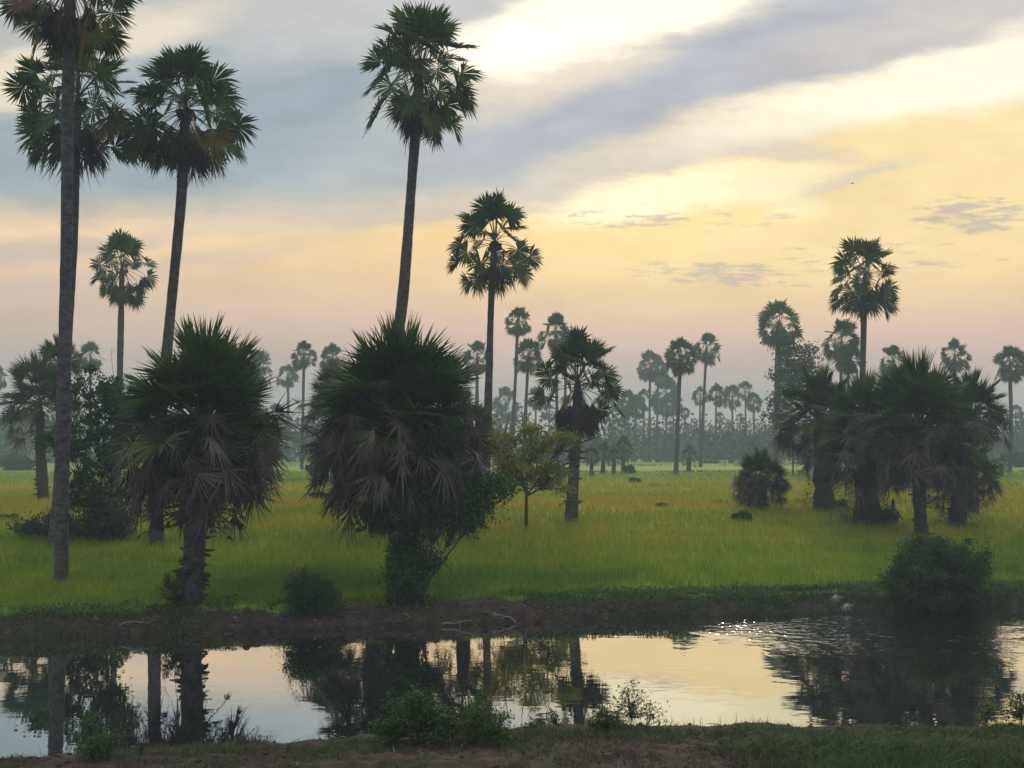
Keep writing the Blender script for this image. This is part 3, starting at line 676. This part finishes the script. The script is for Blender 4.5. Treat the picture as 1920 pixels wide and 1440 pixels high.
leafy('leafy_tree', 'broad leaved green tree spilling out right under the centre palm', 'tree', b,
      [(-70 * k, 0, 170 * k, 62 * k, 60 * k, 36 * k), (15 * k, 0, 195 * k, 70 * k, 60 * k, 40 * k), (75 * k, 0, 185 * k, 45 * k, 45 * k, 48 * k), (125 * k, 0, 215 * k, 45 * k, 35 * k, 24 * k), (-30 * k, 0, 80 * k, 42 * k, 40 * k, 60 * k)],
      17000, .13, M_VINE, 53, 210, .2, .06, 1, tintmu=.5)
b = bs(987, 996); k = px(b)
leafy('small_tree', 'small yellowing tree with thin crooked trunk near the centre', 'tree', b,
      [(-20 * k, 0, 115 * k, 50 * k, 40 * k, 38 * k), (45 * k, 0, 100 * k, 42 * k, 36 * k, 32 * k), (10 * k, 0, 165 * k, 40 * k, 34 * k, 34 * k), (75 * k, 0, 168 * k, 24 * k, 22 * k, 20 * k), (-50 * k, 0, 168 * k, 24 * k, 22 * k, 28 * k)],
      7500, .15, M_YEL, 54, 120, .2, .10, 1, tintmu=.5, bare=5, twig=.012)
b = bs(585, 1152); k = px(b)
leafy('shrub', 'feathery green bush on the bank between the two broad palms', 'shrub', b, [(-10 * k, 0, 48 * k, 38 * k, 34 * k, 32 * k), (24 * k, 0, 34 * k, 28 * k, 28 * k, 30 * k), (-28 * k, 0, 28 * k, 24 * k, 26 * k, 28 * k)], 15000, .055, M_WEED, 55, 150, .1, .015, 4, tintmu=.45, bare=3)
b = bs(1762, 1142); k = px(b) * .95
leafy('shrub', 'big round dark bush hanging over the water at right', 'shrub', b, [(-25 * k, 0, 84 * k, 68 * k, 60 * k, 62 * k), (50 * k, 0, 74 * k, 52 * k, 50 * k, 60 * k), (-66 * k, 0, 48 * k, 40 * k, 40 * k, 48 * k), (15 * k, 0, 28 * k, 80 * k, 50 * k, 30 * k)], 52000, .075, M_BUSH, 56, 330, .14, .03, 5, tintmu=.46)
NB = 'shrubs along the near bank'
b = bs(790, 1398, 19.3); k = px(b)
leafy('shrub', 'leafy green shrub in front of the dark reflection at the near bank', 'shrub', b, [(-12 * k, 0, 52 * k, 40 * k, 34 * k, 42 * k), (36 * k, 0, 36 * k, 34 * k, 30 * k, 34 * k), (-60 * k, 0, 26 * k, 30 * k, 30 * k, 26 * k)], 6000, .06, M_WEED, 57, 150, .08, .012, 5, group=NB, tintmu=.66, twig=.004)
b = bs(908, 1398, 19.3); k = px(b)
leafy('shrub', 'lower paler shrub joined to the right of the leafy near bank shrub', 'shrub', b, [(-18 * k, 0, 42 * k, 34 * k, 34 * k, 38 * k), (25 * k, 0, 26 * k, 30 * k, 30 * k, 34 * k)], 3600, .048, M_WEED, 58, 90, .07, .01, 5, group=NB, tintmu=.78, twig=.004)
b = bs(1185, 1352, 20.3); k = px(b)
leafy('shrub', 'airy thin shrub silhouetted against the golden reflection', 'shrub', b, [(0, 0, 48 * k, 40 * k, 36 * k, 38 * k), (40 * k, 0, 28 * k, 26 * k, 26 * k, 20 * k), (-40 * k, 0, 20 * k, 26 * k, 26 * k, 22 * k)], 900, .05, M_YEL, 59, 95, .05, .008, 5, group=NB, tintmu=.25, twig=.0035)
b = bs(1130, 1360, 20.2); k = px(b)
leafy('shrub', 'small dark tuft left of the airy golden shrub', 'shrub', b, [(0, 0, 20 * k, 24 * k, 24 * k, 18 * k)], 800, .045, M_WEED, 62, 30, .06, .006, 4, group=NB, tintmu=.35, twig=.0035)
b = bs(1035, 1360, 20.1); k = px(b)
leafy('shrub', 'wispy seedling with bare curved stem right of the paler shrub', 'shrub', b, [(0, 0, 24 * k, 16 * k, 16 * k, 18 * k), (-40 * k, 0, 14 * k, 12 * k, 10 * k, 12 * k)], 190, .05, M_WEED, 63, 26, .04, .006, 3, group=NB, tintmu=.4, bare=2, twig=.0035)
b = bs(1852, 1356, 20.4); k = px(b)
leafy('shrub', 'sparse seedling against the pink water near the right edge', 'shrub', b, [(0, 0, 28 * k, 24 * k, 20 * k, 22 * k)], 330, .05, M_YEL, 64, 34, .045, .006, 4, group=NB, tintmu=.2, twig=.0035)
b = bs(1915, 1356, 20.4); k = px(b)
leafy('shrub', 'denser shrub at the right edge of the near bank', 'shrub', b, [(0, 0, 34 * k, 28 * k, 24 * k, 28 * k)], 900, .05, M_BUSH, 65, 44, .06, .008, 4, group=NB, tintmu=.6, twig=.0035)
b = bs(180, 1425, 18.25); k = px(b)
leafy('shrub', 'bright sprigs of a low shrub over the left reflections', 'shrub', b, [(0, 0, 28 * k, 34 * k, 30 * k, 26 * k), (-16 * k, 0, 66 * k, 12 * k, 12 * k, 24 * k), (36 * k, 0, 50 * k, 9 * k, 10 * k, 20 * k)], 1700, .05, M_WEED, 66, 70, .06, .006, 5, group=NB, tintmu=.75, twig=.004)
b = bs(345, 1140); k = px(b)
leafy('shrub', 'thin creeper bush clinging left of the broad left palm foot', 'shrub', b, [(-22 * k, .1, 36 * k, 26 * k, 20 * k, 34 * k)], 1600, .06, M_BUSH, 67, 50, .09, .012, 4, tintmu=.35, bare=3)
b = bs(1487, 880, 128); k = px(b)
leafy('leafy_tree', 'creeper covered leafy tree behind the ragged crowned palm right of centre', 'tree', b, [(0, 0, 190 * k, 34 * k, 34 * k, 32 * k), (-10 * k, 0, 240 * k, 20 * k, 20 * k, 28 * k), (22 * k, 0, 222 * k, 22 * k, 20 * k, 22 * k), (-20 * k, 0, 120 * k, 26 * k, 24 * k, 30 * k)], 5200, .38, M_BUSH, 68, 80, .6, .12, 1, tintmu=.35)
GB = 'low bushes dotted over the field'
for i, (x, y, w, h, lb) in enumerate([
        (1390, 978, 17, 20, 'small dark tuft in the rice below the squat lone palm'), (1575, 955, 15, 16, 'small bush at the foot of the leftmost palm of the right clump'),
        (1190, 905, 12, 7, 'tiny low tuft far out in the green rice'), (28, 882, 34, 28, 'rounded hedge like bush at the far left field edge'), (590, 892, 16, 28, 'small bush on the low bund between the broad palms'),
        (600, 937, 17, 12, 'low weeds in the rice left of the centre mass'), (1432, 868, 50, 80, 'hazy dark bush behind the squat lone palm'), (1350, 862, 40, 52, 'hazy bush on the far edge behind the leaning slim trunk'),
        (1246, 862, 30, 40, 'hazy bush on the far edge left of the drooping palm'), (1500, 870, 40, 60, 'hazy bush seen left of the right clump'), (1660, 982, 26, 26, 'leafy weeds right of the ivy covered palm foot'),
        (15, 975, 18, 8, 'low weeds at the left picture edge in the rice'), (1905, 876, 28, 26, 'hazy bush at the right edge beneath the slender palm'), (1180, 888, 10, 14, 'short sapling beside the small far edge palms'),
        (1240, 950, 11, 5, 'scrap of weeds in the straw coloured rice at centre right')]):
    b = bs(x, y); k = px(b)
    leafy('bush', lb, 'bush', b, [(0, 0, h * .5 * k, w * k, w * k, h * .55 * k), (w * .4 * k, 0, h * .35 * k, w * .6 * k, w * .6 * k, h * .45 * k)], int(1200 + 26 * w * 1.5), max(.09, b[1] * .0021), M_BUSH, 300 + i, 30 + w, .3 * w * k * .5, .02 + .0004 * b[1], 2, group=GB, tintmu=.38)

# far-off wood that closes the field
F = MB(); FT = MB(); rg = np.random.default_rng(5)
for i in range(420):
    x = rg.uniform(-330, 330); y = rg.uniform(236, 400); w = rg.uniform(5, 11); h = rg.uniform(4.5, 11.5) * (1.2 if x < -20 else 1.0)
    nc = 9
    cc = np.array([x, y, 0]) + rg.uniform(-1, 1, (nc, 3)) * (w * .7, w * .5, 0) + np.stack([np.zeros(nc), np.zeros(nc), rg.uniform(.3, h, nc)], -1)
    for q in cc:
        pts = q + rg.normal(0, 1, (34, 3)) * (w * .22, w * .22, w * .16); pts[:, 2] = np.maximum(pts[:, 2], .2)
        leaves(F, pts, 1.15, rg, np.clip(rg.normal(.35, .2, 34), 0, 1))
tag(F.build('distant_wood', M_BUSH), 'hazy band of far trees beyond the rice', kind='stuff')

# ------------------------------------------------------------------ rice, bank weeds, grass, reeds
def blades(mb, x, y, h, w, rg, lean=.25, tint=None, z=None):
    n = len(x)
    if z is None: z = gz(x, y) + rough(x, y)
    a = rg.uniform(0, np.pi, n); s = np.stack([np.cos(a), np.sin(a), np.zeros(n)], -1) * (w / 2)[:, None]
    b = np.stack([x, y, z - .03], -1); ld = rg.normal(0, lean, (n, 3)) * h[:, None]; ld[:, 2] = 0
    top = b + ld + np.stack([np.zeros(n), np.zeros(n), h], -1)
    mid = b + ld * .35 + np.stack([np.zeros(n), np.zeros(n), h * .6], -1)
    v = np.stack([b - s, b + s, mid + s * .7, mid - s * .7, top], 1).reshape(-1, 3); i = np.arange(n)[:, None] * 5
    if tint is None: tint = np.clip(rg.normal(.25, .28, n), 0, 1)
    mb.add(v, np.concatenate([i + np.array([[0, 1, 2]]), i + np.array([[0, 2, 3]]), i + np.array([[3, 2, 4]])]), np.repeat(tint, 5))
rg = np.random.default_rng(8)
n = 330000
u = rg.random(n); Ymin, Ymax = 32.5, 150.0
yy = 1 / (1 / Ymin - u * (1 / Ymin - 1 / Ymax)); xx = rg.uniform(-.60, .60, n) * yy
keep = yy - y_far(xx) > 1.75 + .5 * fbm(xx * .7, yy * 0, 3); xx, yy = xx[keep], yy[keep]
edge = sst((yy - y_far(xx) - 1.6) / 3)
hh = (.20 + .14 * edge) * rg.uniform(.7, 1.25, len(xx)) * (1 + .25 * fbm(xx * .3, yy * .3, 2))
mb = MB(); blades(mb, xx, yy, hh, .016 * (yy / 35) ** .9 * rg.uniform(.7, 1.4, len(xx)), rg, .22)
tag(mb.build('rice', M_RICE), 'green and straw coloured rice standing in the field', kind='stuff')

mb = MB(); n = 26000
xs = []; ys = []
for (xa, xb, yc, w_) in ((-120, 130, 152, 3.5), (-30, -12, 108, 2.0), (3, 26, 66, .8), (12, 60, 96, 1.2), (-60, 90, 205, 5)):
    m_ = int(n * (xb - xa) / yc / 14); xx = rg.uniform(xa, xb, m_); yy = yc + .02 * xx + 1.5 * fbm(xx * .05, xx * 0, 2) + rg.normal(0, w_ * .3, m_)
    kp = fbm(xx * .12, yy * .1, 3) > .02; xs.append(xx[kp]); ys.append(yy[kp])
xx = np.concatenate(xs); yy = np.concatenate(ys)
blades(mb, xx, yy, rg.uniform(.12, .42, len(xx)), .0009 * yy, rg, .35, np.clip(rg.normal(.35, .2, len(xx)), 0, 1))
tag(mb.build('bund_grass', M_WEED), 'darker grass growing along the low field bunds', kind='stuff')
mb = MB(); n = 60000
xx = rg.uniform(-19, 24, n); s = rg.uniform(-.1, 2.6, n)
dens = fbm(xx * .5, s * .8, 3) + np.where(xx > .5, .32, -.22) - .3 * sst((.35 - s) / .3) + .25 * sst((s - 1.3) / .6) + np.where(xx < -9.5, .35, 0)
keep = rg.random(n) < np.clip(dens * 1.6 + .12, 0.03, 1); xx, s = xx[keep], s[keep]; yy = y_far(xx) + s
blades(mb, xx, yy, rg.uniform(.05, .20, len(xx)) * (1 + .5 * fbm(xx * .8, yy * .8, 2)), np.full(len(xx), .022), rg, .45, np.clip(rg.normal(.4, .2, len(xx)), 0, 1))
n = 42000; xx = rg.uniform(-19, 24, n); s = rg.uniform(.25, 2.4, n)
dens = fbm(xx * .6 + 5, s * .9, 3) + np.where(xx > .5, .42, -.25) - .4 * sst((.45 - s) / .3) + np.where(xx < -8.5, .38, 0)
keep = rg.random(n) < np.clip(dens * 1.6, 0.01, 1); xx, s = xx[keep], s[keep]; yy = y_far(xx) + s
c = np.stack([xx, yy, gz(xx, yy) + rg.uniform(.01, .20, len(xx)) * (1 + .9 * fbm(xx * .9, yy * .9, 2))], -1)
leaves(mb, c, .085, rg, np.clip(rg.normal(.74, .22, len(xx)) - .35 * (s < .9), 0, 1), up=.9)
tag(mb.build('bank_weeds', M_WEED), 'low dark weeds and grass along the far bank', kind='stuff')

mb = MB(); n = 150000
xx = rg.uniform(-11, 13, n); q = rg.uniform(-.2, 5.0, n)
green = np.clip(np.where(xx > -.4, np.exp(-((q - .80) / .50) ** 2), .45 * np.exp(-((q - .9) / .5) ** 2)) + .9 * sst((xx - 2.6) / 2) * sst((q - 1.9) / .5) + .5 * sst((fbm(xx * 1.1, q * 1.4, 3) - .02) / .2), 0, 1)
tuft = sst((fbm(xx * 2.3 + 9, q * 3.1, 3) + .12) / .3)
keep = rg.random(n) < np.clip(.06 + .94 * np.maximum(tuft * .55, green), 0, 1); xx, q, green, tuft = xx[keep], q[keep], green[keep], tuft[keep]; yy = y_near(xx) - q
tall = sst((xx - 2.6) / 2) * sst((q - 1.9) / .5)
blades(mb, xx, yy, rg.uniform(.02, .07, len(xx)) + .05 * tuft * rg.random(len(xx)) + .04 * green + tall * rg.uniform(.0, .20, len(xx)), np.full(len(xx), .014), rg, .8, np.clip(np.where(rg.random(len(xx)) < green, rg.normal(.72, .12, len(xx)), rg.normal(.18, .12, len(xx))), 0, 1))
tag(mb.build('bank_grass', M_TURF), 'short green and dry brown grass on the near bank', kind='stuff')
mb = MB(); n = 420
xx = np.concatenate([rg.uniform(1.9, 5.0, n // 2), rg.normal(4.55, .12, 26), rg.uniform(-8, 11, n // 3)]); q = rg.uniform(-.5, .1, len(xx)); yy = y_near(xx) - q
blades(mb, xx, yy, rg.uniform(.08, .34, len(xx)), np.full(len(xx), .008), rg, .18, np.full(len(xx), .5))
tag(mb.build('reeds', M_WEED), 'thin upright water grass at the near waterline', kind='stuff')

# clods and small stones on the near bank
def lump(mb, c, r, rg, flat=.7):
    uu, vv = np.meshgrid(np.linspace(0, 2 * np.pi, 9)[:-1], np.linspace(.01, np.pi - .01, 6))
    p_ = np.stack([np.cos(uu) * np.sin(vv), np.sin(uu) * np.sin(vv), np.cos(vv) * flat], -1).reshape(-1, 3)
    p_ = p_ * (1 + rg.normal(0, .16, (len(p_), 1))) * r * rg.uniform(.7, 1.3, 3) + c
    ii = np.arange(5)[:, None] * 8; jj = np.arange(8)[None]; kk = (jj + 1) % 8
    mb.add(p_, np.stack([ii + jj, ii + kk, ii + 8 + kk, ii + 8 + jj], -1).reshape(-1, 4), rg.random() * .5 + .25)
m, t = newmat('earth_clod'); M_CLOD = m
nd = N(t, 'ShaderNodeTexNoise', {'Vector': N(t, 'ShaderNodeTexCoord').outputs['Object'], 'Scale': 7.0, 'Detail': 7.0})
out(t, principled(t, Base_Color=ramp(t, nd.outputs[0], [(.3, (.018, .012, .009)), (.7, (.065, .045, .033))]), Roughness=.95, Normal=N(t, 'ShaderNodeBump', {'Height': nd.outputs[0], 'Strength': .6, 'Distance': .03}).outputs[0]).outputs[0])
mb = MB()
for i in range(700):
    x = rg.uniform(-10, 12); q = rg.uniform(-.2, 4) if rg.random() < .75 else rg.uniform(-.2, .3); y = y_near(x) - q
    r = rg.gamma(1.6, .013) + .006
    lump(mb, np.array([float(x), float(y), float(gz(x, y) + rough(x, y)) + r * .15]), min(r, .12), rg)
for i in range(500):
    x = rg.uniform(-18, 4); y = y_far(x) + rg.uniform(-.1, 1.5); r = rg.gamma(2., .022) + .01
    lump(mb, np.array([float(x), float(y), float(gz(x, y) + rough(x, y)) + r * .1]), min(r, .16), rg)
tag(mb.build('earth_clods', M_CLOD, smooth=True), 'brown clods of earth strewn on the banks', kind='stuff')
mb = MB()
for i in range(210):
    if i < 150: x = rg.uniform(-13, 4); y = float(y_far(x)) + rg.uniform(-.1, 1.3)
    else: x = rg.uniform(-9, 11); y = float(y_near(x)) - rg.uniform(0, 3.5)
    z = float(gz(x, y) + rough(x, y)); a = rg.uniform(0, 3.14); L_ = rg.gamma(1.6, .06)
    d = np.array([math.cos(a), math.sin(a), rg.normal(0, .18)]) * L_; c0 = np.array([x, y, z + .03])
    tube(mb, [c0 - d, c0 + rg.normal(0, .02, 3), c0 + d], [.005, .009, .004], 4)
tag(mb.build('twig_litter', M_PALE), 'small dry sticks and leaf litter scattered on the banks', kind='stuff')
b = bs(455, 1390, 19.05); mb = MB(); lump(mb, b + np.array([0, 0, .07]), .10, rg, 1.0); lump(mb, b + np.array([-.03, .02, .15]), .06, rg, 1.0)
tag(mb.build('boulder', M_CLOD, smooth=True, origin=tuple(b)), 'lone brown lump of earth sticking up on the near bank left', 'rock')

# wooden post in the shallow water
b = bs(250, 1408, 18.65); b[2] = WATER - .3; mb = MB()
tube(mb, [b, b + np.array([.07, .02, .42]), b + np.array([.13, .03, .72])], [.045, .043, .038], 8, cap=True)
tag(mb.build('wooden_post', M_DARKW, smooth=False, origin=tuple(b)), 'short leaning wooden post at the near water edge, left', 'post')

# dead branches and fallen fans along the far waterline
def branch(label, x0, y0, x1, y1, rad, seed, forks=4, Yd=None, grp='dead branches along the far bank'):
    rg = np.random.default_rng(seed); a = foot(x0, y0); Y_ = a[1]
    a = at(x0, y0, Y_); c_ = at(x1, y1, Y_ - .15); mb = MB(); L_ = np.linalg.norm(c_ - a)
    a[2] = max(a[2], float(gz(a[0], a[1]) + rough(a[0], a[1]))) + .02; c_[2] = max(c_[2], WATER - .03)
    u = np.linspace(0, 1, 7)[:, None]; pts = a * (1 - u) + c_ * u + rg.normal(0, .035 * L_, (7, 3)); pts[0] = a; pts[-1] = c_
    tube(mb, pts, np.linspace(rad, rad * .4, 7), 6, cap=True)
    for k in range(forks):
        s = pts[rg.integers(1, 6)]; e = s + rg.normal(0, .22 * L_, 3) * (1, .6, .5)
        tube(mb, [s, (s + e) / 2 + rg.normal(0, .04, 3), e], [rad * .6, rad * .4, rad * .2], 5)
    tag(mb.build('dead_branch', M_PALE, origin=tuple(a)), label, 'branch', grp)
for i, (lb, x0, y0, x1, y1, r) in enumerate([
        ('pale dead branches slanting into the water under the broad left palm', 440, 1160, 478, 1188, .030),
        ('long thin pale stick lying on the far left bank', 210, 1172, 290, 1162, .022), ('twiggy grey branch at the left end of the long pale stick', 178, 1160, 205, 1178, .022),
        ('dead twig at the water below the feathery bush', 590, 1170, 602, 1190, .022), ('curled dry branch at the waterline right of the centre palm', 830, 1170, 885, 1163, .030),
        ('dark dead branch on the earth slope right of the centre palm', 925, 1150, 968, 1165, .030), ('small stick on the bare bank below the centre palm', 760, 1152, 774, 1162, .016),
        ('thin pale pole lying on weeds left of the big round bush', 1532, 1114, 1572, 1113, .018), ('slanting pale pole reaching down to the water by the big round bush', 1625, 1116, 1580, 1138, .022),
        ('knot of reddish dead roots left of the big round bush', 1640, 1104, 1668, 1114, .04)]):
    branch(lb, x0, y0, x1, y1, r, 400 + i)
M_PFAN = leafmat('bleached_leaf', [(0, (.16, .17, .18)), (1, (.40, .42, .44))], .1)
for i, (lb, x, y) in enumerate([('bleached fan leaf drooping over the weeds by the big round bush', 1564, 1122), ('bleached fan leaf touching the water by the big round bush', 1585, 1138)]):
    b = foot(x, y + 6); mb = MB(); o = b + np.array([0, -.1, .24]); g_ = np.random.default_rng(500 + i)
    tube(mb, [b + np.array([.35, .2, .1]), o], [.015, .012], 4, .5)
    fan(mb, o, np.array([.1, -.3, -1.]), np.array([0, -1., .2]), .30, 9, 1.0, .12, .7, rg=g_, split=.25)
    tag(mb.build('fallen_leaf', M_PFAN, origin=tuple(b)), lb, 'palm leaf', 'bleached fallen palm leaves')

# a single bird, far off
b = at(1598, 344, 150.0); mb = MB()
tube(mb, b + np.array([[-.22, 0, 0], [-.1, 0, .02], [.08, 0, .03], [.2, 0, .01], [.26, 0, 0]]), [.01, .05, .06, .035, .008], 6)
wv = b + np.array([[.08, 0, .03], [-.06, 0, .03], [-.02, .30, .14], [-.12, .62, .05], [-.02, -.30, .14], [-.12, -.62, .05]])
mb.add(wv, [[0, 1, 2], [1, 3, 2], [0, 4, 1], [1, 4, 5]])
tag(mb.build('bird', M_DARKW, origin=tuple(b)), 'tiny dark bird gliding in the yellow sky, right of centre', 'bird')

# ------------------------------------------------------------------ haze
m, t = newmat('haze'); 
vol = N(t, 'ShaderNodeVolumePrincipled', {'Color': (.62, .73, .80, 1), 'Density': .0013, 'Anisotropy': 0.0})
t.links.new(vol.outputs[0], N(t, 'ShaderNodeOutputMaterial').inputs['Volume'])
x0, x1, y0, y1, z0, z1 = -620, 620, -60, 700, -4.2, 36
v = [(x, y, z) for z in (z0, z1) for x, y in ((x0, y0), (x1, y0), (x1, y1), (x0, y1))]
mb = MB(); mb.add(v, [[0, 3, 2, 1], [4, 5, 6, 7], [0, 1, 5, 4], [1, 2, 6, 5], [2, 3, 7, 6], [3, 0, 4, 7]])
tag(mb.build('haze', m), 'thin dusk haze over the fields', kind='stuff')
